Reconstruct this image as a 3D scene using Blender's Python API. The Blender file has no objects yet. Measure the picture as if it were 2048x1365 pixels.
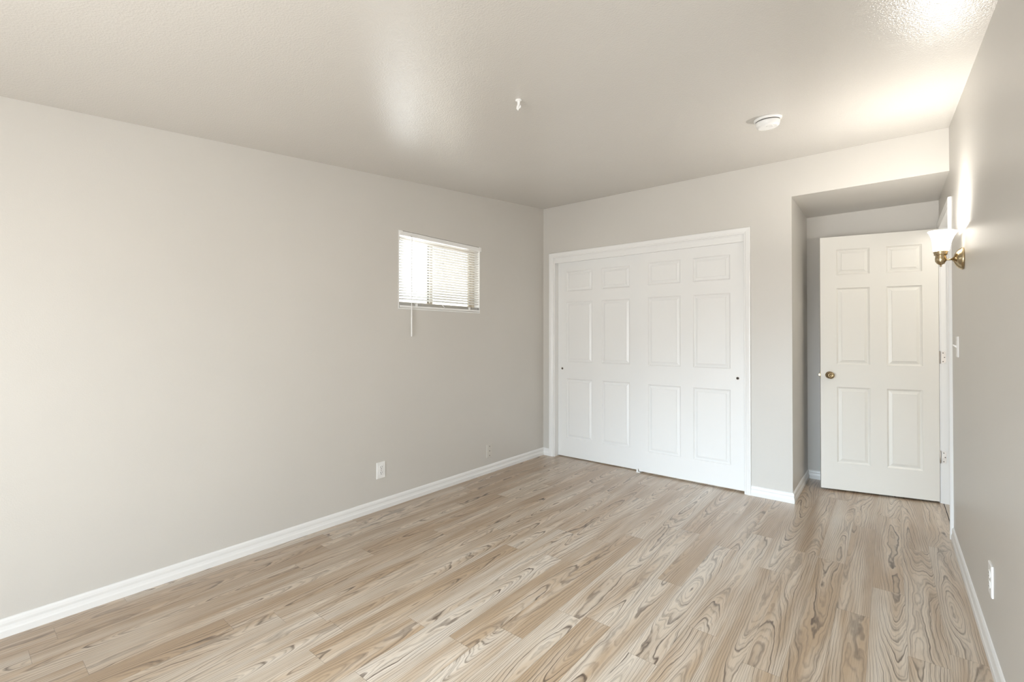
import bpy, bmesh, math, random
from mathutils import Vector, Matrix
random.seed(11)
D = bpy.data
SC = bpy.context.scene
COL = SC.collection

# ------------------------------------------------------------------ camera
cam_d = D.cameras.new('camera')
cam = D.objects.new('camera', cam_d)
COL.objects.link(cam)
YAW, PIT, ROL, CAM_H = 0.682249, 0.009367, 0.001002, 1.25
fw = Vector((-math.sin(YAW)*math.cos(PIT), math.cos(YAW)*math.cos(PIT), math.sin(PIT)))
rt = Vector((math.cos(YAW), math.sin(YAW), 0))
up = rt.cross(fw)
r2 = rt*math.cos(ROL) + up*math.sin(ROL)
u2 = -rt*math.sin(ROL) + up*math.cos(ROL)
m4 = Matrix((r2, u2, -fw)).transposed().to_4x4()
m4.translation = Vector((0, 0, CAM_H))
cam.matrix_world = m4
cam_d.sensor_width = 36.0
cam_d.lens = 930.088*36.0/2048.0
cam_d.shift_y = -(682.5-665.5)/2048.0
cam_d.clip_start = 0.02
SC.camera = cam

# ------------------------------------------------------------------ world, exposure
SKY = 7.6; SKYC = (0.84, 0.93, 1.0, 1); GROUND_GLOW = (0.98, 0.985, 0.98, 1)
w = D.worlds.new('overcast_sky'); SC.world = w; w.use_nodes = True
bg = w.node_tree.nodes['Background']
_nt = w.node_tree                                       # overcast sky above, bright lower half added to lift the ceiling
_tc = _nt.nodes.new('ShaderNodeTexCoord'); _sp = _nt.nodes.new('ShaderNodeSeparateXYZ')
_cr = _nt.nodes.new('ShaderNodeValToRGB'); _ma = _nt.nodes.new('ShaderNodeMath'); _ma.operation = 'MULTIPLY_ADD'
_ma.inputs[1].default_value = 0.5; _ma.inputs[2].default_value = 0.5
_nt.links.new(_tc.outputs['Generated'], _sp.inputs[0]); _nt.links.new(_sp.outputs[2], _ma.inputs[0])
_nt.links.new(_ma.outputs[0], _cr.inputs[0]); _nt.links.new(_cr.outputs[0], bg.inputs['Color'])
_cr.color_ramp.elements[0].position = 0.48; _cr.color_ramp.elements[0].color = GROUND_GLOW
_cr.color_ramp.elements[1].position = 0.51; _cr.color_ramp.elements[1].color = SKYC
bg.inputs['Strength'].default_value = SKY
SC.view_settings.view_transform = 'Standard'
SC.view_settings.look = 'None'
SC.view_settings.gamma = 1.0
SC.view_settings.use_curve_mapping = False
SC.view_settings.exposure = 0.80
SC.cycles.use_denoising = True
SC.cycles.max_bounces = 14
SC.cycles.diffuse_bounces = 8
SC.cycles.glossy_bounces = 5
SC.cycles.transparent_max_bounces = 24
SC.cycles.sample_clamp_indirect = 8.0

# ------------------------------------------------------------------ room numbers (metres)
XL, XR, YB, YF = -2.866, 0.300, 4.057, -1.25     # left, right, back, front wall faces
YA = 4.88                                        # back of the door alcove
XC = -0.572                                      # alcove's left reveal
ZH = 2.314                                       # alcove soffit
Z0, SY, SX = 2.5941, 0.09321, -0.00677           # sloping ceiling
def ceil_z(x, y): return Z0 + SY*(y-YB) + SX*x
WY0, WY1, WZ0, WZ1 = 2.172, 3.066, 1.462, 2.056  # window in the left wall
FX0, FX1, FZ0, FZ1 = -1.75, 0.00, 0.05, 1.70    # added unseen window behind the camera, lets daylight in
CX0, CX1, CZ1 = -2.735, -0.904, 2.077            # closet opening
DY0, DY1, DZ1 = 4.000, 4.762, 2.074              # entry doorway in the right wall
WT = 0.12

def portal(name, loc, rot, sx, sy):
    l = D.lights.new(name, 'AREA'); l.shape = 'RECTANGLE'; l.size = sx; l.size_y = sy
    l.cycles.is_portal = True
    o = D.objects.new(name, l); COL.objects.link(o); o.location = loc; o.rotation_euler = rot
portal('sky_portal_front', ((FX0+FX1)/2, YF-WT-0.02, (FZ0+FZ1)/2), (math.radians(90), 0, 0), FX1-FX0, FZ1-FZ0)
portal('sky_portal_side', (XL-WT-0.02, (WY0+WY1)/2, (WZ0+WZ1)/2), (math.radians(90), 0, math.radians(-90)), WY1-WY0, WZ1-WZ0)

l = D.lights.new('added_daylight_beam', 'AREA'); l.shape = 'RECTANGLE'; l.size = 1.6; l.size_y = 0.9  # added narrow beam that brightens the floor and closet doors
l.energy = 12; l.color = (0.70, 0.86, 1.0); l.spread = math.radians(44)
o = D.objects.new('added_daylight_beam', l); COL.objects.link(o)
o.location = (-0.95, YF-WT-0.25, 1.45); o.rotation_euler = (math.radians(90-22), 0, 0)

# ------------------------------------------------------------------ node helpers
def mat(name):
    m = D.materials.new(name); m.use_nodes = True
    nt = m.node_tree
    return m, nt, nt.nodes['Principled BSDF']
def nd(nt, kind, **kw):
    n = nt.nodes.new(kind)
    for k, v in kw.items(): setattr(n, k, v)
    return n
def mth(nt, op, a, b=None, c=None):
    n = nd(nt, 'ShaderNodeMath', operation=op)
    for i, v in enumerate((a, b, c)):
        if v is None: continue
        if isinstance(v, (int, float)): n.inputs[i].default_value = v
        else: nt.links.new(v, n.inputs[i])
    return n.outputs[0]
def noise(nt, vec, scale, detail=2.0, rough=0.5):
    n = nd(nt, 'ShaderNodeTexNoise')
    n.inputs['Scale'].default_value = scale
    n.inputs['Detail'].default_value = detail
    n.inputs['Roughness'].default_value = rough
    if vec is not None: nt.links.new(vec, n.inputs['Vector'])
    return n.outputs['Fac']
def ramp(nt, fac, stops):
    n = nd(nt, 'ShaderNodeValToRGB')
    while len(n.color_ramp.elements) < len(stops): n.color_ramp.elements.new(0.5)
    for e, (p, c) in zip(n.color_ramp.elements, stops):
        e.position = p
        e.color = c if len(c) == 4 else (*c, 1)
    nt.links.new(fac, n.inputs[0])
    return n.outputs[0]
def mixc(nt, fac, a, b, mode='MIX'):
    n = nd(nt, 'ShaderNodeMix', data_type='RGBA', blend_type=mode)
    for sock, v in ((n.inputs[0], fac), (n.inputs[6], a), (n.inputs[7], b)):
        if isinstance(v, (int, float)): sock.default_value = v
        elif isinstance(v, tuple): sock.default_value = (*v, 1) if len(v) == 3 else v
        else: nt.links.new(v, sock)
    return n.outputs[2]
def bump(nt, h, strength, dist):
    n = nd(nt, 'ShaderNodeBump')
    n.inputs['Strength'].default_value = strength
    n.inputs['Distance'].default_value = dist
    nt.links.new(h, n.inputs['Height'])
    return n.outputs['Normal']

def paint(name, col, rough, spec=0.5, scale=260.0, strength=0.12, dist=0.0006, vary=0.03, coat=0.0):
    m, nt, b = mat(name)
    tc = nd(nt, 'ShaderNodeTexCoord')
    big = noise(nt, tc.outputs['Object'], 1.7, 3)
    v = mth(nt, 'MULTIPLY_ADD', big, 2*vary, 1-vary)
    cmb = nd(nt, 'ShaderNodeVectorMath', operation='SCALE')
    cmb.inputs[0].default_value = col
    nt.links.new(v, cmb.inputs['Scale'])
    nt.links.new(cmb.outputs[0], b.inputs['Base Color'])
    b.inputs['Roughness'].default_value = rough
    b.inputs['Specular IOR Level'].default_value = spec
    if strength:
        fine = noise(nt, tc.outputs['Object'], scale, 2)
        nt.links.new(bump(nt, fine, strength, dist), b.inputs['Normal'])
    return m
def plain(name, col, rough, metal=0.0, spec=0.5):
    m, nt, b = mat(name)
    tc = nd(nt, 'ShaderNodeTexCoord')
    n = noise(nt, tc.outputs['Object'], 30.0, 2)
    v = mth(nt, 'MULTIPLY_ADD', n, 0.06, 0.97)
    s = nd(nt, 'ShaderNodeVectorMath', operation='SCALE'); s.inputs[0].default_value = col
    nt.links.new(v, s.inputs['Scale']); nt.links.new(s.outputs[0], b.inputs['Base Color'])
    b.inputs['Roughness'].default_value = rough
    b.inputs['Metallic'].default_value = metal
    b.inputs['Specular IOR Level'].default_value = spec
    return m

M = {}
WALLC = (0.612, 0.592, 0.555)
M['wall'] = paint('beige_wall_paint', WALLC, 0.38, scale=200.0, strength=0.3, dist=0.0010)
M['ceil'] = paint('beige_ceiling_paint', (0.61, 0.588, 0.552), 0.255, spec=1.0, scale=150.0, strength=0.6, dist=0.0022)
M['trim'] = paint('white_trim_paint', (0.82, 0.82, 0.81), 0.30, scale=60.0, strength=0.05, vary=0.01)
M['door'] = paint('white_door_paint', (0.81, 0.81, 0.80), 0.34, scale=90.0, strength=0.06, vary=0.01)
M['edoor'] = paint('door_paint_warm_tint', (0.80, 0.785, 0.74), 0.34, scale=90.0, strength=0.06, vary=0.01)  # creamy tint stands in for the cool daylight missing this door
M['plastic'] = plain('white_plastic', (0.84, 0.84, 0.83), 0.28)
M['slot'] = plain('dark_slot', (0.03, 0.028, 0.025), 0.6)
M['brass'] = plain('antique_brass', (0.50, 0.40, 0.25), 0.22, 1.0)
M['bronze'] = plain('aged_brass', (0.34, 0.255, 0.145), 0.24, 1.0)
M['nickel'] = plain('dull_nickel', (0.50, 0.45, 0.40), 0.40, 1.0)
M['cover'] = paint('beige_cover_paint', (0.63, 0.605, 0.56), 0.35, scale=80.0)
M['alu'] = plain('tan_window_frame', (0.62, 0.55, 0.45), 0.45)
M['dark'] = plain('dark_gap', (0.05, 0.04, 0.035), 0.8)

def slat_mat():
    m, nt, b = mat('blind_slat_white')
    out = nt.nodes['Material Output']
    tr = nd(nt, 'ShaderNodeBsdfTranslucent'); tr.inputs['Color'].default_value = (0.86, 0.80, 0.70, 1)
    mx = nd(nt, 'ShaderNodeMixShader'); mx.inputs[0].default_value = 0.10
    b.inputs['Base Color'].default_value = (0.72, 0.71, 0.69, 1); b.inputs['Roughness'].default_value = 0.45
    nt.links.new(b.outputs[0], mx.inputs[1]); nt.links.new(tr.outputs[0], mx.inputs[2])
    nt.links.new(mx.outputs[0], out.inputs[0])
    return m
M['slat'] = slat_mat()
def pane_mat(name, body=(1, 1, 1), gloss=True, keep=None):
    m, nt, b = mat(name)
    out = nt.nodes['Material Output']
    t = nd(nt, 'ShaderNodeBsdfTransparent'); t.inputs[0].default_value = (*body, 1)
    mx = nd(nt, 'ShaderNodeMixShader')
    nt.links.new(t.outputs[0], mx.inputs[1])
    if gloss:
        g = nd(nt, 'ShaderNodeBsdfGlossy'); g.inputs['Roughness'].default_value = 0.02
        fr = nd(nt, 'ShaderNodeFresnel'); fr.inputs[0].default_value = 1.45
        ge = nd(nt, 'ShaderNodeNewGeometry')
        nt.links.new(mth(nt, 'MULTIPLY', fr.outputs[0], mth(nt, 'SUBTRACT', 1.0, ge.outputs['Backfacing'])), mx.inputs[0])
        nt.links.new(g.outputs[0], mx.inputs[2])
    else:
        d = nd(nt, 'ShaderNodeBsdfDiffuse'); d.inputs[0].default_value = (0.12, 0.11, 0.10, 1)
        mx.inputs[0].default_value = keep
        nt.links.new(d.outputs[0], mx.inputs[2])
    nt.links.new(mx.outputs[0], out.inputs[0])
    return m
M['glass'] = pane_mat('window_glass', (0.66, 0.67, 0.67))
M['screen'] = pane_mat('insect_screen_mesh', body=(1.0, 0.93, 0.84), gloss=False, keep=0.5)
def shade_mat():
    m, nt, b = mat('lit_white_glass_shade')
    b.inputs['Base Color'].default_value = (0.92, 0.90, 0.86, 1)
    b.inputs['Roughness'].default_value = 0.25
    b.inputs['Emission Color'].default_value = (1.0, 0.93, 0.82, 1)
    b.inputs['Emission Strength'].default_value = 2.6
    return m
M['shade'] = shade_mat()

def floor_mat():
    m, nt, b = mat('oak_laminate')
    uv = nd(nt, 'ShaderNodeUVMap', uv_map='grain')
    sp = nd(nt, 'ShaderNodeSeparateXYZ'); nt.links.new(uv.outputs[0], sp.inputs[0])
    U, V = sp.outputs[0], sp.outputs[1]
    at = nd(nt, 'ShaderNodeAttribute', attribute_name='seed'); S = at.outputs['Fac']
    at2 = nd(nt, 'ShaderNodeAttribute', attribute_name='tone'); T = at2.outputs['Fac']
    S40 = mth(nt, 'MULTIPLY', S, 40.0)
    def vec(su, sv, add=0.0):
        c = nd(nt, 'ShaderNodeCombineXYZ')
        nt.links.new(mth(nt, 'MULTIPLY', U, su), c.inputs[0])
        nt.links.new(mth(nt, 'MULTIPLY', V, sv), c.inputs[1])
        nt.links.new(mth(nt, 'ADD', S40, add), c.inputs[2])
        return c.outputs[0]
    n1 = noise(nt, vec(6.0, 0.75), 1.0, 2.0, 0.4)
    n2 = noise(nt, vec(26.0, 7.0, 5.0), 1.0, 2.0)
    c0 = mth(nt, 'MULTIPLY_ADD', S, 0.10, -0.05)
    du = mth(nt, 'DIVIDE', mth(nt, 'SUBTRACT', U, c0), 0.1235)
    arc = mth(nt, 'MULTIPLY', mth(nt, 'MULTIPLY', du, du), 11.0)
    H = mth(nt, 'ADD', mth(nt, 'MULTIPLY_ADD', V, 2.5, arc), mth(nt, 'MULTIPLY_ADD', n1, mth(nt, 'MULTIPLY_ADD', T, 12.0, 7.0), mth(nt, 'MULTIPLY', n2, 0.9)))
    f = mth(nt, 'FRACT', H)
    line = ramp(nt, f, [(0.0, (0, 0, 0)), (0.45, (0.04,)*3), (0.78, (0.30,)*3), (0.89, (1, 1, 1)), (0.95, (0.7,)*3), (1.0, (0, 0, 0))])
    f2 = mth(nt, 'FRACT', mth(nt, 'MULTIPLY', H, 2.7))
    line2 = ramp(nt, f2, [(0.0, (0, 0, 0)), (0.5, (0.05,)*3), (0.82, (1, 1, 1)), (1.0, (0, 0, 0))])
    amp = mth(nt, 'MULTIPLY_ADD', noise(nt, vec(20.0, 2.0, 9.0), 1.0, 2.0), 1.5, -0.15)
    dark = mth(nt, 'MULTIPLY', line, mth(nt, 'MINIMUM', mth(nt, 'MAXIMUM', amp, 0.0), 1.0))
    dark = mth(nt, 'ADD', mth(nt, 'MULTIPLY', dark, 0.96), mth(nt, 'MULTIPLY', line2, 0.34))
    fib = noise(nt, vec(420.0, 9.0, 3.0), 1.0, 2.0)
    dark = mth(nt, 'ADD', dark, mth(nt, 'MULTIPLY_ADD', fib, 0.60, -0.28))
    tone = noise(nt, vec(16.0, 1.4, 17.0), 1.0, 2.0)
    tone = mth(nt, 'ADD', mth(nt, 'MULTIPLY_ADD', tone, 1.6, -0.55), mth(nt, 'MULTIPLY_ADD', T, 0.5, -0.25))
    base = ramp(nt, tone, [(0.0, FL_TAN), (0.45, FL_MID), (1.0, FL_GREY)])
    col = mixc(nt, mth(nt, 'MINIMUM', mth(nt, 'MAXIMUM', dark, 0.0), 1.0), base, FL_DARK)
    # seams at the plank edges
    uv2 = nd(nt, 'ShaderNodeUVMap', uv_map='edge')
    s2 = nd(nt, 'ShaderNodeSeparateXYZ'); nt.links.new(uv2.outputs[0], s2.inputs[0])
    e1 = mth(nt, 'GREATER_THAN', mth(nt, 'ABSOLUTE', s2.outputs[0]), 0.1235/2-0.0006)
    e2 = mth(nt, 'GREATER_THAN', mth(nt, 'ABSOLUTE', s2.outputs[1]), 1.22/2-0.0009)
    seam = mth(nt, 'MULTIPLY', mth(nt, 'MAXIMUM', e1, e2), 0.45)
    col = mixc(nt, seam, col, (0.10, 0.07, 0.045))
    nt.links.new(col, b.inputs['Base Color'])
    b.inputs['Specular IOR Level'].default_value = 0.85
    b.inputs['Coat Weight'].default_value = 0.40
    b.inputs['Coat Roughness'].default_value = 0.30
    nt.links.new(mth(nt, 'MULTIPLY_ADD', dark, 0.10, 0.34), b.inputs['Roughness'])
    nt.links.new(bump(nt, mth(nt, 'MULTIPLY', dark, -1.0), 0.12, 0.0006), b.inputs['Normal'])
    return m
FL_TAN = (0.44, 0.310, 0.195); FL_MID = (0.60, 0.495, 0.385); FL_GREY = (0.68, 0.610, 0.525); FL_DARK = (0.080, 0.048, 0.029)
M['floor'] = floor_mat()

# ------------------------------------------------------------------ mesh helpers
class MB:
    def __init__(s): s.v = []; s.f = []; s.sm = []
    def quad(s, *p, smooth=False):
        i = len(s.v); s.v += [tuple(q) for q in p]; s.f.append(tuple(range(i, i+len(p)))); s.sm.append(smooth)
    def box(s, x0, x1, y0, y1, z0, z1):
        i = len(s.v)
        s.v += [(x, y, z) for x in (x0, x1) for y in (y0, y1) for z in (z0, z1)]
        for f in ((0, 1, 3, 2), (4, 6, 7, 5), (0, 4, 5, 1), (2, 3, 7, 6), (0, 2, 6, 4), (1, 5, 7, 3)):
            s.f.append(tuple(i+k for k in f)); s.sm.append(False)
    def lathe(s, prof, o=(0, 0, 0), ax=(0, 0, 1), n=32, smooth=True, cap=True):
        ax = Vector(ax).normalized(); o = Vector(o)
        t = Vector((0, 0, 1)) if abs(ax.z) < 0.9 else Vector((1, 0, 0))
        e1 = ax.cross(t).normalized(); e2 = ax.cross(e1)
        base = len(s.v)
        for r, h in prof:
            for k in range(n):
                a = 2*math.pi*k/n
                s.v.append(tuple(o + ax*h + (e1*math.cos(a) + e2*math.sin(a))*r))
        for j in range(len(prof)-1):
            for k in range(n):
                a, b_ = base+j*n+k, base+j*n+(k+1) % n
                s.f.append((a, b_, b_+n, a+n)); s.sm.append(smooth)
        if cap:
            s.f.append(tuple(base+k for k in range(n))); s.sm.append(False)
            s.f.append(tuple(base+(len(prof)-1)*n+k for k in range(n))); s.sm.append(False)
    def tube(s, pts, r, n=10):
        pts = [Vector(p) for p in pts]; base = len(s.v)
        for i, p in enumerate(pts):
            d = (pts[min(i+1, len(pts)-1)] - pts[max(i-1, 0)]).normalized()
            t = Vector((0, 0, 1)) if abs(d.z) < 0.9 else Vector((1, 0, 0))
            e1 = d.cross(t).normalized(); e2 = d.cross(e1)
            for k in range(n):
                a = 2*math.pi*k/n
                s.v.append(tuple(p + (e1*math.cos(a)+e2*math.sin(a))*r))
        for j in range(len(pts)-1):
            for k in range(n):
                a, b_ = base+j*n+k, base+j*n+(k+1) % n
                s.f.append((a, b_, b_+n, a+n)); s.sm.append(True)
        s.f.append(tuple(base+k for k in range(n))); s.sm.append(False)
        s.f.append(tuple(base+(len(pts)-1)*n+k for k in range(n))); s.sm.append(False)
    def prism(s, poly, ext):
        """closed polygon (3-D points) pushed along ext"""
        n = len(poly); i = len(s.v); e = Vector(ext)
        s.v += [tuple(p) for p in poly] + [tuple(Vector(p)+e) for p in poly]
        s.f.append(tuple(i+k for k in range(n))); s.sm.append(False)
        s.f.append(tuple(i+n+k for k in range(n))); s.sm.append(False)
        for k in range(n):
            s.f.append((i+k, i+(k+1) % n, i+n+(k+1) % n, i+n+k)); s.sm.append(False)
    def build(s, name, m, parent=None, bevel=0.0, loc=None):
        me = D.meshes.new(name)
        me.from_pydata(s.v, [], s.f); me.update()
        for p, k in zip(me.polygons, s.sm): p.use_smooth = k
        bm = bmesh.new(); bm.from_mesh(me)
        bmesh.ops.recalc_face_normals(bm, faces=bm.faces)
        bm.to_mesh(me); bm.free()
        me.materials.append(m)
        o = D.objects.new(name, me); COL.objects.link(o)
        if loc is not None: o.location = loc
        if parent is not None: o.parent = parent
        if bevel:
            b = o.modifiers.new('bevel', 'BEVEL'); b.width = bevel; b.segments = 2; b.limit_method = 'ANGLE'
        return o
def tag(o, label, cat, group=None, kind=None):
    o['label'] = label; o['category'] = cat
    if group: o['group'] = group
    if kind: o['kind'] = kind
    return o
def empty(name, loc=(0, 0, 0), rz=0.0):
    o = D.objects.new(name, None); COL.objects.link(o); o.location = loc; o.rotation_euler = (0, 0, rz)
    o.empty_display_size = 0.1
    return o
def struct(o, label, cat): return tag(o, label, cat, None, 'structure')

# ------------------------------------------------------------------ floor of laminate planks
PW, PL = 0.1235, 1.22
def make_floor(name, x0, x1, y0, y1):
    known = {0: 3.175, -1: 2.82, 3: 2.953, 4: 2.405, -6: 1.795, -13: 1.082, -19: 0.318, -2: 2.05, 1: 1.93, 2: 2.62, 5: 2.52,
             -3: 2.95, -4: 2.35, -5: 3.05, -7: 2.75, -8: 1.35}
    me = D.meshes.new(name); vs, fs, uvg, uve, seeds, tones = [], [], [], [], [], []
    k0 = math.floor((x0+0.445)/PW); k1 = math.floor((x1+0.445)/PW)
    for k in range(k0, k1+1):
        a = -0.445+k*PW; b_ = a+PW
        off = known.get(k, random.random()*PL)
        j0 = math.floor((y0-off)/PL)
        j = j0
        while off+j*PL < y1:
            c, d = off+j*PL, off+(j+1)*PL
            X0, X1, Y0, Y1 = max(a, x0), min(b_, x1), max(c, y0), min(d, y1)
            if X1-X0 > 1e-5 and Y1-Y0 > 1e-5:
                i = len(vs); vs += [(X0, Y0, 0), (X1, Y0, 0), (X1, Y1, 0), (X0, Y1, 0)]; fs.append((i, i+1, i+2, i+3))
                sgn = random.choice((-1, 1)); ov = random.random()*30
                cx, cy = (a+b_)/2, (c+d)/2
                for (x, y) in ((X0, Y0), (X1, Y0), (X1, Y1), (X0, Y1)):
                    uvg.append((x-cx, sgn*(y-cy)+ov)); uve.append((x-cx, y-cy))
                seeds.append(random.random()); tones.append(random.random())
            j += 1
    # body below the planks so that the floor is a solid slab
    i = len(vs); t = -0.12
    vs += [(x0, y0, t), (x1, y0, t), (x1, y1, t), (x0, y1, t)]; fs.append((i+3, i+2, i+1, i))
    uvg += [(0, 0)]*4; uve += [(0, 0)]*4; seeds.append(0); tones.append(0)
    me.from_pydata(vs, [], fs); me.update()
    for nm, data in (('grain', uvg), ('edge', uve)):
        l = me.uv_layers.new(name=nm)
        for li, c in enumerate(data): l.data[li].uv = c
    for nm, data in (('seed', seeds), ('tone', tones)):
        at = me.attributes.new(nm, 'FLOAT', 'FACE')
        at.data.foreach_set('value', data)
    me.materials.append(M['floor'])
    o = D.objects.new(name, me); COL.objects.link(o)
    return o
struct(make_floor('floor', XL-0.05, 0.3065, YF-0.05, 5.0), 'light oak-look laminate plank floor of the empty bedroom', 'floor')
struct(make_floor('floor_hall', 0.3115, 1.6, 3.2, 5.4), 'strip of plank floor beyond the open door', 'floor')

b = MB(); b.box(0.27, 0.35, DY0-0.3, DY1+0.3, -0.11, -0.003)
struct(b.build('floor_joint', M['dark']), 'dark joint in the floor under the open doorway', 'floor')

# ------------------------------------------------------------------ walls and ceiling
TOP = 2.95
b = MB()
b.box(XL-WT, XL, YF-WT, WY0, 0, TOP); b.box(XL-WT, XL, WY1, 5.1, 0, TOP)
b.box(XL-WT, XL, WY0, WY1, 0, WZ0); b.box(XL-WT, XL, WY0, WY1, WZ1, TOP)
struct(b.build('wall_left', M['wall']), 'long beige wall with the small blind-covered window', 'wall')
b = MB()
b.box(XL, CX0, YB, YB+WT, 0, TOP)                       # stub left of the closet
b.box(CX0, CX1, YB, YB+WT, CZ1, TOP)                    # over the closet
b.box(CX1, XC, YB, YA+0.05, 0, TOP)                     # pier between closet and alcove
b.box(XC, XR+0.02, YB, YA+0.05, ZH, TOP)                # header and soffit over the alcove
struct(b.build('wall_back', M['wall']), 'beige end wall around the white closet doors', 'wall')
b = MB(); b.box(XC-0.02, XR+0.02, YA, YA+0.1, 0, ZH+0.02)
struct(b.build('wall_alcove', M['wall']), 'shaded beige wall behind the open door', 'wall')
b = MB()
b.box(XR, XR+0.115, YF-WT, DY0-0.018, 0, TOP); b.box(XR, XR+0.115, DY1+0.018, 5.1, 0, TOP)
b.box(XR, XR+0.115, DY0-0.018, DY1+0.018, DZ1+0.018, TOP)
struct(b.build('wall_right', M['wall']), 'glossy beige wall that carries the lit sconce', 'wall')
b = MB()
b.box(XL, FX0, YF-WT, YF, 0, TOP); b.box(FX1, XR, YF-WT, YF, 0, TOP)
b.box(FX0, FX1, YF-WT, YF, 0, FZ0); b.box(FX0, FX1, YF-WT, YF, FZ1, TOP)
struct(b.build('wall_front', M['wall']), 'beige wall with an added wide window, behind the camera', 'wall')
b = MB()                                                # closet inside
b.box(XL, CX1, 4.78, 4.86, 0, TOP)
struct(b.build('wall_closet', M['wall']), 'rear wall inside the closed closet', 'wall')
b = MB()                                                # hall beyond the entry door
b.box(1.45, 1.5, 3.3, 5.3, 0, 2.5); b.box(XR+0.115, 1.5, 3.3, 3.35, 0, 2.5); b.box(XR+0.115, 1.5, 5.25, 5.3, 0, 2.5)
b.box(XR+0.115, 1.5, 3.3, 5.3, 2.44, 2.5)
struct(b.build('wall_hall', M['wall']), 'hall walls beyond the open door', 'wall')
b = MB()
xa, xb, ya, yb = XL-0.2, XR+0.2, YF-0.2, YB+0.06
lo = [(x, y, ceil_z(x, y)) for x, y in ((xa, ya), (xb, ya), (xb, yb), (xa, yb))]
b.prism(lo, (0, 0, 0.15))
struct(b.build('ceiling', M['ceil']), 'sloping satin beige ceiling', 'ceiling')
l = D.lights.new('hall_fill_light', 'POINT'); l.energy = 8; l.shadow_soft_size = 0.12; l.color = (1, 0.95, 0.87)  # unseen light without a fixture, added to brighten the doorway
o = D.objects.new('hall_fill_light', l); COL.objects.link(o); o.location = (0.85, 4.1, 2.2)

# ------------------------------------------------------------------ trim
BASE = [(0.0, 0.0), (0.013, 0.0), (0.0135, 0.027), (0.0105, 0.034), (0.0085, 0.046), (0.0100, 0.057), (0.0085, 0.068), (0.004, 0.076), (0.0, 0.077)]
def baseboard(name, p0, p1, nrm, m0, m1, label):
    """profile swept p0 -> p1; m = +1 outside mitre, -1 inside mitre, 0 square end"""
    p0, p1, n = Vector((*p0, 0)), Vector((*p1, 0)), Vector((*nrm, 0))
    d = (p1-p0).normalized(); b = MB(); k = len(BASE)
    for p, s_, mm in ((p0, -1, m0), (p1, 1, m1)):
        for o_, z in BASE: b.v.append(tuple(p + n*o_ + d*(s_*mm*o_) + Vector((0, 0, z))))
    b.f.append(tuple(range(k))); b.f.append(tuple(range(k, 2*k))); b.sm += [False, False]
    for i in range(k):
        j = (i+1) % k; b.f.append((i, j, k+j, k+i)); b.sm.append(False)
    return struct(b.build(name, M['trim']), label, 'baseboard')
baseboard('baseboard_left', (XL, YF), (XL, YB), (1, 0), 0, -1, 'long white baseboard under the blind-covered window')
baseboard('baseboard_back', (XL, YB), (-2.784, YB), (0, -1), -1, 0, 'stub of white baseboard in the corner left of the closet')
baseboard('baseboard_pier', (-0.856, YB), (XC, YB), (0, -1), 0, 1, 'short white baseboard between closet casing and door alcove')
baseboard('baseboard_reveal', (XC, YB), (XC, YA), (1, 0), 1, -1, 'white baseboard along the left side of the door alcove')
baseboard('baseboard_alcove', (XC, YA), (XR, YA), (0, -1), -1, -1, 'white baseboard behind the open door')
baseboard('baseboard_right', (XR, YF), (XR, 3.946), (-1, 0), 0, 0, 'white baseboard under the sconce, up to the door casing')

CAS = [(0.0, 0.0), (0.0, 0.009), (0.004, 0.0115), (0.010, 0.0115), (0.016, 0.0150), (0.030, 0.0165), (0.040, 0.0175), (0.046, 0.0170), (0.049, 0.0135), (0.049, 0.0)]
def casing(name, org, ud, nd_, u0, u1, v1, label, prof=CAS):
    ud, n, zz, org = Vector(ud), Vector(nd_), Vector((0, 0, 1)), Vector(org)
    b = MB(); k = len(prof)
    for corner in range(4):
        for o_, p in prof:
            u = u0-o_ if corner < 2 else u1+o_
            v = 0.0 if corner in (0, 3) else v1+o_
            b.v.append(tuple(org + ud*u + zz*v + n*p))
    b.f.append(tuple(range(k))); b.f.append(tuple(range(3*k, 4*k))); b.sm += [False, False]
    for c in range(3):
        for i in range(k):
            j = (i+1) % k; b.f.append((c*k+i, c*k+j, (c+1)*k+j, (c+1)*k+i)); b.sm.append(False)
    return struct(b.build(name, M['trim']), label, 'door casing')
casing('trim_1', (0, YB, 0), (1, 0, 0), (0, -1, 0), CX0, CX1, CZ1, 'white moulded casing around the closet doors')
casing('trim_2', (XR, 0, 0), (0, 1, 0), (-1, 0, 0), DY0-0.004, DY1+0.004, DZ1, 'white moulded casing around the open doorway')
b = MB()                                                # closet jambs and the board that hides the track
b.box(CX0-0.001, CX0+0.014, YB+0.001, YB+WT, 0, CZ1); b.box(CX1-0.002, CX1+0.001, YB+0.001, YB+WT, 0, CZ1)
b.box(CX0+0.014, CX1-0.002, YB+0.001, YB+WT, CZ1-0.008, CZ1+0.001)
struct(b.build('trim_3', M['trim']), 'white jambs lining the closet opening', 'jamb')
b = MB(); b.box(CX0+0.014, CX1-0.002, YB+0.003, YB+0.018, 2.018, CZ1-0.008)
struct(b.build('trim_4', M['trim'], bevel=0.002), 'white fascia board over the sliding closet doors', 'fascia')
b = MB()                                                # entry jambs with stops
jx0, jx1 = XR, XR+0.115
b.box(jx0, jx1, DY0-0.018, DY0, 0, DZ1); b.box(jx0, jx1, DY1, DY1+0.018, 0, DZ1); b.box(jx0, jx1, DY0-0.018, DY1+0.018, DZ1, DZ1+0.018)
b.box(XR+0.037, XR+0.07, DY0, DY0+0.011, 0, DZ1); b.box(XR+0.037, XR+0.07, DY1-0.011, DY1, 0, DZ1)
b.box(XR+0.037, XR+0.07, DY0+0.011, DY1-0.011, DZ1-0.011, DZ1)
jamb = struct(b.build('trim_5', M['trim']), 'white jamb and stop of the open doorway', 'jamb')
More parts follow.
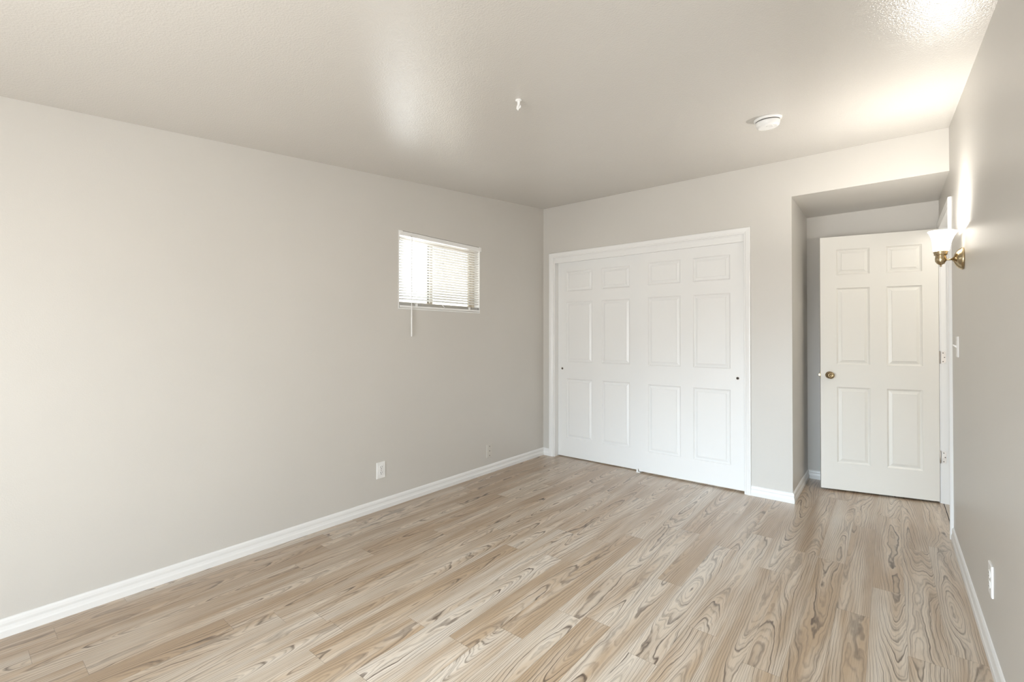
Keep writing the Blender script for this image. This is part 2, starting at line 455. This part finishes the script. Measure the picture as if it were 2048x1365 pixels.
for z0 in (0.304, 1.055, 1.800):                        # hinge leaves on the jamb
    pts = []
    for (x, z, s_) in ((0.3235, 0.0, 1), (0.3235, 0.088, 1)):
        pass
    prof = [(XR+0.001, 0.0)]
    for k in range(7): a = -math.pi/2+k*math.pi/12; prof.append((XR+0.018+0.008*math.cos(a), 0.008+0.008*math.sin(a)))
    for k in range(7): a = k*math.pi/12; prof.append((XR+0.018+0.008*math.cos(a), 0.080+0.008*math.sin(a)))
    prof.append((XR+0.001, 0.088))
    b = MB(); b.prism([(x, DY1-0.0002, z0+z) for x, z in prof], (0, -0.0022, 0))
    hl = b.build('hinge_leaf', M['nickel'], jamb); hl['label'] = 'dull nickel hinge leaf'
    for sx_, sz_ in ((0.010, 0.012), (0.018, 0.044), (0.010, 0.076)):
        b = MB(); b.lathe([(0.0036, 0), (0.0036, 0.0006), (0.001, 0.0006)], (XR+sx_, DY1-0.0024, z0+sz_), (0, -1, 0), 12)
        b.build('screw', M['dark'], hl)

# ------------------------------------------------------------------ six-panel doors
PZ = [(0.203, 0.818), (0.990, 1.612), (1.723, 1.928)]
PROF = [(0.0, 0.0), (0.0015, 0.0035), (0.011, 0.0115), (0.0150, 0.0120), (0.0345, 0.0050), (0.0356, 0.0012)]
def panel_door(root, x0, x1, z0, z1, cols, rows, th, m, slabname='door_slab'):
    """front face on local y = 0, body behind it; each moulded panel is a mesh of its own"""
    b = MB()
    xs = [x0] + [c for p in cols for c in p] + [x1]; zs = [z0] + [c for p in rows for c in p] + [z1]
    for i in range(len(xs)-1):
        for j in range(len(zs)-1):
            if i % 2 == 1 and j % 2 == 1: continue
            b.quad((xs[i], 0, zs[j]), (xs[i+1], 0, zs[j]), (xs[i+1], 0, zs[j+1]), (xs[i], 0, zs[j+1]))
    for (a, c) in (((x0, z0), (x1, z0)), ((x1, z0), (x1, z1)), ((x1, z1), (x0, z1)), ((x0, z1), (x0, z0))):
        b.quad((a[0], 0, a[1]), (c[0], 0, c[1]), (c[0], th, c[1]), (a[0], th, a[1]))
    b.quad((x0, th, z0), (x1, th, z0), (x1, th, z1), (x0, th, z1))
    me_o = b.build(slabname, m, root)
    bm = bmesh.new(); bm.from_mesh(me_o.data); bmesh.ops.remove_doubles(bm, verts=bm.verts, dist=1e-5)
    bmesh.ops.recalc_face_normals(bm, faces=bm.faces); bm.to_mesh(me_o.data); bm.free()
    for cx in cols:
        for cz in rows:
            p = MB()
            for d_, y in PROF:
                p.v += [(cx[0]+d_, y, cz[0]+d_), (cx[1]-d_, y, cz[0]+d_), (cx[1]-d_, y, cz[1]-d_), (cx[0]+d_, y, cz[1]-d_)]
            n = len(PROF)
            for i in range(n-1):
                for k in range(4):
                    p.f.append((4*i+k, 4*i+(k+1) % 4, 4*i+4+(k+1) % 4, 4*i+4+k)); p.sm.append(False)
            p.f.append((4*n-4, 4*n-3, 4*n-2, 4*n-1)); p.sm.append(False)
            po = p.build('panel', m, root)
            # face the room
            if po.data.polygons[len(po.data.polygons)-1].normal.y > 0: po.data.flip_normals()
    return me_o
def finger_pull(root, x, z):
    b = MB(); b.lathe([(0.0125, 0.0), (0.0125, -0.0016), (0.0100, -0.0020), (0.0092, -0.0004)], (x, 0, z), (0, 1, 0), 24, cap=False)
    fp = b.build('finger_pull', M['nickel'], root); fp['label'] = 'round metal finger pull'
    b = MB(); b.lathe([(0.0092, -0.0005), (0.004, -0.0004)], (x, 0, z), (0, 1, 0), 24)
    b.build('pull_cup', M['dark'], fp)
root = empty('door_1', (0, YB+0.064, 0))
panel_door(root, CX0+0.016, -1.775, 0.010, 2.045, [(-2.616, -2.314), (-2.206, -1.911)], PZ, 0.030, M['door'])
finger_pull(root, -2.667, 0.920)
struct(root, 'left white six-panel sliding closet door, behind its neighbour', 'closet door')
root = empty('door_2', (0, YB+0.022, 0))
panel_door(root, -1.803, CX1-0.004, 0.014, 2.040, [(-1.713, -1.418), (-1.310, -1.012)], PZ, 0.030, M['door'])
finger_pull(root, -0.958, 0.916)
struct(root, 'right white six-panel sliding closet door, in front of its neighbour', 'closet door')

# entry door, standing open in the alcove
hinge, free = Vector((0.298, 4.754, 0)), Vector((-0.442, 4.582, 0))
dv = (free-hinge).normalized()
ang = math.atan2(-dv.y, -dv.x)                          # local +x runs from the free edge to the hinge
root = empty('door_3', hinge, ang)
EW = 0.762
EZ = [(0.230, 0.846), (1.028, 1.649), (1.756, 1.963)]
panel_door(root, -EW, -0.011, 0.014, 2.070, [(-0.651, -0.431), (-0.326, -0.107)], EZ, 0.035, M['edoor'])
struct(root, 'six-panel entry door tinted for warm light, standing open, with brass knob', 'door')
kz, kx = 0.940, -0.700
kn = MB(); kn.lathe([(0.030, 0.0), (0.030, -0.003), (0.026, -0.008), (0.014, -0.011), (0.0125, -0.026), (0.019, -0.031), (0.0255, -0.039), (0.0275, -0.047), (0.0255, -0.055), (0.019, -0.060), (0.013, -0.0615), (0.012, -0.0600), (0.006, -0.0600)], (kx, 0, kz), (0, 1, 0), 40)
k = kn.build('door_knob', M['bronze'], root); k['label'] = 'round brass door knob'
b = MB(); b.lathe([(0.0050, -0.060), (0.0045, -0.0635), (0.002, -0.064)], (kx, 0, kz), (0, 1, 0), 16); b.build('lock_button', M['bronze'], k)
b = MB(); b.lathe([(0.030, 0.035), (0.030, 0.038), (0.014, 0.046), (0.0125, 0.060), (0.0255, 0.074), (0.0275, 0.082), (0.019, 0.095), (0.005, 0.096)], (kx, 0, kz), (0, 1, 0), 32); b.build('inner_knob', M['bronze'], root)
b = MB(); b.box(-EW-0.0015, -EW+0.0002, 0.006, 0.029, kz-0.028, kz+0.028); lp = b.build('latch_plate', M['bronze'], root)
b = MB(); b.prism([(-EW-0.001, 0.011, kz-0.008), (-EW-0.012, 0.013, kz-0.008), (-EW-0.001, 0.024, kz-0.008)], (0, 0, 0.016)); b.build('latch_bolt', M['bronze'], lp)
for z0 in (0.304, 1.055, 1.800):
    b = MB(); b.lathe([(0.0, -0.003), (0.0035, -0.003), (0.005, 0.0), (0.005, 0.088), (0.0035, 0.091), (0.0, 0.091)], (-0.004, 0.010, z0), (0, 0, 1), 14, cap=False)
    h_ = b.build('hinge_knuckle', M['nickel'], root); h_['label'] = 'dull nickel hinge knuckle'

# floor guide of the closet doors
b = MB()
b.box(-1.828, -1.788, YB+0.008, YB+0.060, 0.0, 0.0045); b.box(-1.822, -1.808, YB+0.0095, YB+0.0165, 0.0045, 0.034)
tag(b.build('floor_guide', M['plastic'], bevel=0.001), 'small white plastic door guide on the floor where the closet doors meet', 'door guide')

# ------------------------------------------------------------------ window in the left wall
root = empty('window_1', (XL, (WY0+WY1)/2, WZ0))
def wl(bm_, name, m, parent=root, **kw):                # world coordinates -> children of the window root
    o = bm_.build(name, m, parent, **kw); o.location = -Vector(root.location); return o
xo0, xo1 = XL-0.105, XL-0.062
b = MB()
fwid = 0.030
b.box(xo0, xo1, WY0, WY0+fwid, WZ0, WZ1); b.box(xo0, xo1, WY1-fwid, WY1, WZ0, WZ1)
b.box(xo0, xo1, WY0+fwid, WY1-fwid, WZ0, WZ0+fwid); b.box(xo0, xo1, WY0+fwid, WY1-fwid, WZ1-0.024, WZ1)
wl(b, 'window_frame', M['alu'])
ym = 2.545
for nm, y0, y1, x0, x1, scr in (('sash', WY0+fwid, ym+0.022, xo0+0.024, xo1-0.004, False), ('sash', ym-0.022, WY1-fwid, xo0+0.004, xo0+0.022, True)):
    b = MB(); s_ = 0.030; z0, z1 = WZ0+fwid, WZ1-0.024
    b.box(x0, x1, y0, y0+s_, z0, z1); b.box(x0, x1, y1-s_, y1, z0, z1)
    b.box(x0, x1, y0+s_, y1-s_, z0, z0+s_); b.box(x0, x1, y0+s_, y1-s_, z1-0.022, z1)
    so = wl(b, nm, M['alu'])
    b = MB(); xm = (x0+x1)/2; b.box(xm-0.002, xm+0.002, y0+s_-0.003, y1-s_+0.003, z0+s_-0.003, z1-0.022+0.003)
    b.build('pane', M['glass'], so)
    if scr:
        b = MB(); b.quad((xo0+0.0015, y0+s_, z0+s_), (xo0+0.0015, y1-s_, z0+s_), (xo0+0.0015, y1-s_, z1-s_), (xo0+0.0015, y0+s_, z1-s_))
        b.build('insect_screen', M['screen'], so)
b = MB()                                                # white liner of the opening
b.box(xo1, XL+0.0015, WY0-0.001, WY0+0.006, WZ0, WZ1); b.box(xo1, XL+0.0015, WY1-0.006, WY1+0.001, WZ0, WZ1)
b.box(xo1, XL+0.004, WY0, WY1, WZ0-0.001, WZ0+0.008)
wl(b, 'window_sill', M['trim'])
struct(root, 'small sliding window behind the white mini blind', 'window')

root2 = empty('added_window', ((FX0+FX1)/2, YF-0.06, FZ0))  # unseen window frame, added around the daylight opening
b = MB(); cx_ = (FX1-FX0)/2; hh = FZ1-FZ0
for x0 in (-cx_, -0.025, cx_-0.05): b.box(x0, x0+0.05, -0.02, 0.02, 0, hh)
b.box(-cx_, cx_, -0.02, 0.02, 0, 0.05); b.box(-cx_, cx_, -0.02, 0.02, hh-0.05, hh)
b.build('window_frame', M['trim'], root2)
struct(root2, 'wide window added behind the camera as a daylight source', 'window')

# ------------------------------------------------------------------ mini blind
bx = XL-0.012                                           # middle plane of the slats
root = empty('mini_blind', (bx, (WY0+WY1)/2, WZ1))
def bl(bm_, name, m, parent=None, **kw):
    o = bm_.build(name, m, parent or root, **kw)
    if parent is None: o.location = -Vector(root.location)
    return o
b = MB(); b.box(bx-0.016, bx+0.018, WY0+0.012, WY1-0.008, WZ1-0.036, WZ1-0.004); bl(b, 'headrail', M['plastic'], bevel=0.0015)
for y0, y1 in ((WY0+0.007, WY0+0.032), (WY1-0.016, WY1+0.012)):
    b = MB(); b.box(bx-0.018, bx+0.021, y0, y1, WZ1-0.0385, WZ1-0.001); bl(b, 'end_bracket', M['plastic'], bevel=0.001)
b = MB(); tilt = math.radians(-26); pitch = 0.0213; zt = WZ1-0.048; ns = 23
for i in range(ns):
    zc = zt-i*pitch; n = 6; hw = 0.0125
    row = []
    for k in range(n+1):
        t = -1+2*k/n; c = 0.0016*(1-t*t)
        row.append((bx + t*hw*math.cos(tilt) + c*math.sin(tilt), zc - t*hw*math.sin(tilt) + c*math.cos(tilt)))
    for k in range(n):
        (xa_, za_), (xb_, zb_) = row[k], row[k+1]
        b.quad((xa_, WY0+0.016, za_), (xa_, WY1-0.005, za_), (xb_, WY1-0.005, zb_), (xb_, WY0+0.016, zb_), smooth=True)
bl(b, 'slats', M['slat'])
zbot = WZ0+0.012
b = MB()                                                # slack slats resting on the bottom rail
for i in range(5):
    z = zbot+0.018+i*0.0042
    b.box(bx-0.0125, bx+0.0125, WY0+0.016, WY1-0.005, z, z+0.0012)
bl(b, 'stacked_slats', M['slat'])
b = MB(); b.box(bx-0.012, bx+0.014, WY0+0.015, WY1-0.004, zbot, zbot+0.016); bl(b, 'bottom_rail', M['plastic'], bevel=0.002)
for yy in (2.345, 2.93):
    b = MB()
    for dx in (-0.0128, 0.0128): b.tube([(bx+dx, yy, WZ1-0.03), (bx+dx, yy, zbot+0.016)], 0.0007, 6)
    bl(b, 'ladder_cord', M['plastic'])
    b = MB(); b.box(bx+0.0135, bx+0.0160, yy-0.012, yy+0.012, zbot+0.004, zbot+0.034); bl(b, 'cord_clip', M['plastic'], bevel=0.001)
b = MB(); b.tube([(bx+0.0145, 2.625, WZ1-0.03), (bx+0.0145, 2.625, zbot+0.034), (bx+0.017, 2.633, zbot+0.022), (bx+0.017, 2.645, zbot+0.012)], 0.0009, 6)
b.tube([(bx+0.0165, 2.615, zbot+0.036), (bx+0.0175, 2.645, zbot+0.010)], 0.0032, 8)
bl(b, 'lift_cord', M['plastic'])
b = MB(); wx, wy = XL+0.022, 2.281
b.tube([(bx+0.015, wy, WZ1-0.030), (wx-0.004, wy, WZ1-0.034), (wx, wy, WZ1-0.050)], 0.0016, 8)
wh = bl(b, 'wand_hook', M['nickel'])
b = MB(); b.lathe([(0.0030, 0), (0.0030, -0.52), (0.0036, -0.53), (0.0050, -0.60), (0.0050, -0.752), (0.0042, -0.758)], (wx, wy, WZ1-0.046), (0, 0, 1), 8, smooth=False)
bl(b, 'tilt_wand', M['plastic'])
tag(root, 'white horizontal mini blind hung in the small window', 'window blind')

# ------------------------------------------------------------------ wall plates
def plate(name, org, out, along, label, cat, kind, w_=0.072, h_=0.117, m=None):
    """org = plate centre on the wall face; out = into the room; along = horizontal direction along the wall"""
    m = m or M['plastic']
    root = empty(name, org)
    O, A, Zv = Vector(out), Vector(along), Vector((0, 0, 1))
    def P(a, z, o_): return tuple(A*a + Zv*z + O*o_)
    b = MB(); rings = [(0.0, 0.0), (0.0, 0.0042), (0.0022, 0.0062)]
    for ins, o_ in rings:
        b.v += [P(-w_/2+ins, -h_/2+ins, o_), P(w_/2-ins, -h_/2+ins, o_), P(w_/2-ins, h_/2-ins, o_), P(-w_/2+ins, h_/2-ins, o_)]
    for i in range(2):
        for k in range(4): b.f.append((4*i+k, 4*i+(k+1) % 4, 4*i+4+(k+1) % 4, 4*i+4+k)); b.sm.append(False)
    b.f.append((8, 9, 10, 11)); b.f.append((0, 1, 2, 3)); b.sm += [False, False]
    b.build('cover_plate', m, root)
    def disc(nm, a, z, r, o0, o1, mm, parent, n=20, sc=1.0):
        bb = MB(); bb.lathe([(r, o0), (r, o1-0.0006), (r*0.88, o1)], P(a, z, 0), out, n)
        return bb.build(nm, mm, parent)
    def slab(nm, a0, a1, z0, z1, o0, o1, mm, parent):
        bb = MB(); bb.prism([P(a0, z0, o0), P(a1, z0, o0), P(a1, z1, o0), P(a0, z1, o0)], O*(o1-o0)); return bb.build(nm, mm, parent)
    if kind == 'outlet':
        for zc in (0.0195, -0.0195):
            bb = MB(); poly = []
            for k in range(24):
                t = 2*math.pi*k/24; poly.append(P(0.0172*math.cos(t), zc+max(-0.0142, min(0.0142, 0.0172*math.sin(t))), 0.0058))
            bb.prism(poly, O*0.0026); r_ = bb.build('receptacle', m, root)
            slab('slot', -0.0078, -0.0056, zc+0.000, zc+0.0085, 0.0080, 0.00865, M['slot'], r_)
            slab('slot', 0.0056, 0.0078, zc+0.001, zc+0.0080, 0.0080, 0.00865, M['slot'], r_)
            disc('ground_hole', 0, zc-0.0075, 0.0030, 0.0080, 0.0087, M['slot'], r_, 12)
        disc('screw', 0, 0, 0.0030, 0.0060, 0.0072, M['nickel'], root, 12)
    if kind == 'blank':
        for zc in (0.042, 0.0, -0.042): disc('screw', 0, zc, 0.0044, 0.0060, 0.0074, M['dark'], root, 12)
    if kind == 'switch':
        slab('switch_frame', -0.006, 0.006, -0.012, 0.012, 0.0060, 0.0072, m, root)
        bb = MB(); bb.prism([P(-0.0046, -0.006, 0.006), P(-0.0046, 0.006, 0.006), P(-0.0040, 0.0135, 0.0215), P(-0.0040, 0.0075, 0.0225)], A*0.0086)
        bb.build('toggle', m, root)
        for zc in (0.030, -0.030): disc('screw', 0, zc, 0.0032, 0.0060, 0.0072, M['plastic'], root, 12)
    tag(root, label, cat)
    return root
plate('wall_outlet', (XL, 2.022, 0.284), (1, 0, 0), (0, 1, 0), 'white duplex outlet low on the long left wall', 'outlet', 'outlet')
plate('blank_cover_plate', (XL, 3.196, 0.201), (1, 0, 0), (0, 1, 0), 'wall-coloured blank cover plate with three dark screws, near the corner', 'wall plate', 'blank', m=M['cover'])
plate('wall_outlet', (XR, 2.560, 0.318), (-1, 0, 0), (0, -1, 0), 'white duplex outlet low on the right wall under the sconce', 'outlet', 'outlet', h_=0.120)
plate('light_switch', (XR, 3.640, 1.196), (-1, 0, 0), (0, -1, 0), 'white toggle light switch beside the door casing', 'light switch', 'switch')

# ------------------------------------------------------------------ sconce
SXc, SYc, SZ = 0.212, 3.350, 1.660
root = empty('wall_sconce', (XR, SYc, SZ))
def sc(bm_, name, m, parent=None):
    o = bm_.build(name, m, parent or root)
    if parent is None: o.location = -Vector(root.location)
    return o
b = MB(); b.lathe([(0.056, 0.0), (0.0575, 0.003), (0.0575, 0.010), (0.054, 0.013), (0.049, 0.020), (0.040, 0.028), (0.026, 0.035), (0.012, 0.039), (0.0085, 0.044)], (XR, SYc, SZ), (-1, 0, 0), 48)
bp = sc(b, 'back_plate', M['brass'])
for dy in (-0.030, 0.030):
    b = MB(); b.lathe([(0.0045, 0.020), (0.0055, 0.024), (0.0055, 0.034), (0.0035, 0.037)], (XR, SYc+dy, SZ), (-1, 0, 0), 16); b.build('thumb_nut', M['brass'], bp)
b = MB(); b.tube([(XR-0.038, SYc, SZ), (SXc+0.012, SYc, SZ)], 0.0048, 14); sc(b, 'arm', M['brass'])
b = MB(); b.lathe([(0.0015, -0.036), (0.0045, -0.034), (0.0045, -0.029), (0.0025, -0.027), (0.006, -0.025), (0.015, -0.019), (0.0225, -0.006), (0.0235, 0.008), (0.0215, 0.020), (0.0215, 0.024), (0.0275, 0.028), (0.0280, 0.034), (0.026, 0.036), (0.030, 0.040), (0.030, 0.046), (0.027, 0.046)], (SXc, SYc, SZ), (0, 0, 1), 40)
sc(b, 'socket_cup', M['brass'])
b = MB(); prof = [(0.0285, 0.046), (0.0325, 0.052), (0.0345, 0.062), (0.0365, 0.082), (0.0405, 0.104), (0.0470, 0.126), (0.0555, 0.143), (0.0610, 0.1505), (0.0600, 0.1520), (0.0585, 0.1505), (0.0530, 0.142), (0.0445, 0.126), (0.0380, 0.104), (0.0340, 0.082), (0.0318, 0.062), (0.028, 0.053)]
b.lathe(prof, (SXc-0.003, SYc, SZ), (0.075, 0, 1), 48, cap=False); sc(b, 'lamp_shade', M['shade'])
b = MB(); b.lathe([(0.013, 0.040), (0.013, 0.062), (0.020, 0.085), (0.0235, 0.100), (0.020, 0.116), (0.010, 0.124), (0.002, 0.126)], (SXc-0.003, SYc, SZ), (0.075, 0, 1), 24)
sc(b, 'light_bulb', M['shade'])
tag(root, 'lit brass wall sconce with white bell glass shade', 'wall lamp')
l = D.lights.new('sconce_light', 'POINT'); l.energy = 18; l.shadow_soft_size = 0.018; l.color = (1.0, 0.955, 0.89)
o = D.objects.new('sconce_light', l); COL.objects.link(o); o.location = (SXc+0.008, SYc, SZ+0.138)

# ------------------------------------------------------------------ ceiling pieces
nrm = Vector((SX, SY, -1)).normalized()                 # ceiling normal, into the room
def cpt(x, y): return Vector((x, y, ceil_z(x, y)))
P0 = cpt(-0.533, 2.965)
root = empty('smoke_detector', P0)
b = MB(); b.lathe([(0.071, 0.0), (0.0715, 0.004), (0.069, 0.011), (0.064, 0.014)], (0, 0, 0), nrm, 48); b.build('mounting_base', M['plastic'], root)
b = MB(); b.lathe([(0.060, 0.0138), (0.060, 0.0185)], (0, 0, 0), nrm, 48); b.build('vent_gap', M['dark'], root)
b = MB(); b.lathe([(0.0610, 0.0180), (0.0625, 0.0195), (0.0612, 0.030), (0.0580, 0.042), (0.051, 0.0490), (0.046, 0.0505)], (0, 0, 0), nrm, 48); cv = b.build('cover', M['plastic'], root)
t1 = nrm.cross(Vector((0.776, 0.63, 0))).normalized()
b = MB(); b.lathe([(0.019, 0.050), (0.019, 0.053), (0.0165, 0.055), (0.0155, 0.0538), (0.004, 0.0542)], Vector((0.012, -0.018, 0)), nrm, 28); b.build('test_button', M['plastic'], cv)
for k in range(3):
    a = math.radians(200+k*25)
    c = Vector((math.cos(a), math.sin(a), 0))*0.036
    b = MB(); b.lathe([(0.0032, 0.0498), (0.0032, 0.0510), (0.001, 0.0511)], c, nrm, 12); b.build('vent_slot', M['dark'], cv)
tag(root, 'round white smoke detector on the ceiling', 'smoke detector')

P0 = cpt(-1.376, 1.742)
root = empty('ceiling_hook', P0)
b = MB(); b.lathe([(0.0155, 0.0), (0.0158, 0.003), (0.013, 0.0055), (0.006, 0.0065)], (0, 0, 0), nrm, 28); b.build('flange', M['plastic'], root)
dx = Vector((math.cos(YAW), math.sin(YAW), 0)); dy = Vector((-math.sin(YAW), math.cos(YAW), 0)); dz = Vector((0, 0, 1))
def hp(a, z, o_=0.0): return tuple(dx*a + dz*z + dy*o_)
b = MB(); b.prism([hp(-0.0065, -0.004, -0.004), hp(0.0060, -0.004, -0.004), hp(0.0058, -0.021, -0.004), hp(-0.0045, -0.048, -0.004), hp(-0.0105, -0.043, -0.004), hp(-0.0095, -0.034, -0.004), hp(-0.0055, -0.022, -0.004)], dy*0.008)
b.build('stem', M['plastic'], root, bevel=0.0008)
b = MB(); b.prism([hp(0.0085, -0.024, -0.004), hp(0.0120, -0.036, -0.004), hp(0.0090, -0.0395, -0.004), hp(0.0050, -0.0410, -0.004), hp(-0.0020, -0.0520, -0.004), hp(-0.0050, -0.0485, -0.004)], dy*0.008)
b.build('toggle_wing', M['plastic'], root, bevel=0.0008)
tag(root, 'small white plastic hook hanging from the ceiling', 'ceiling hook')
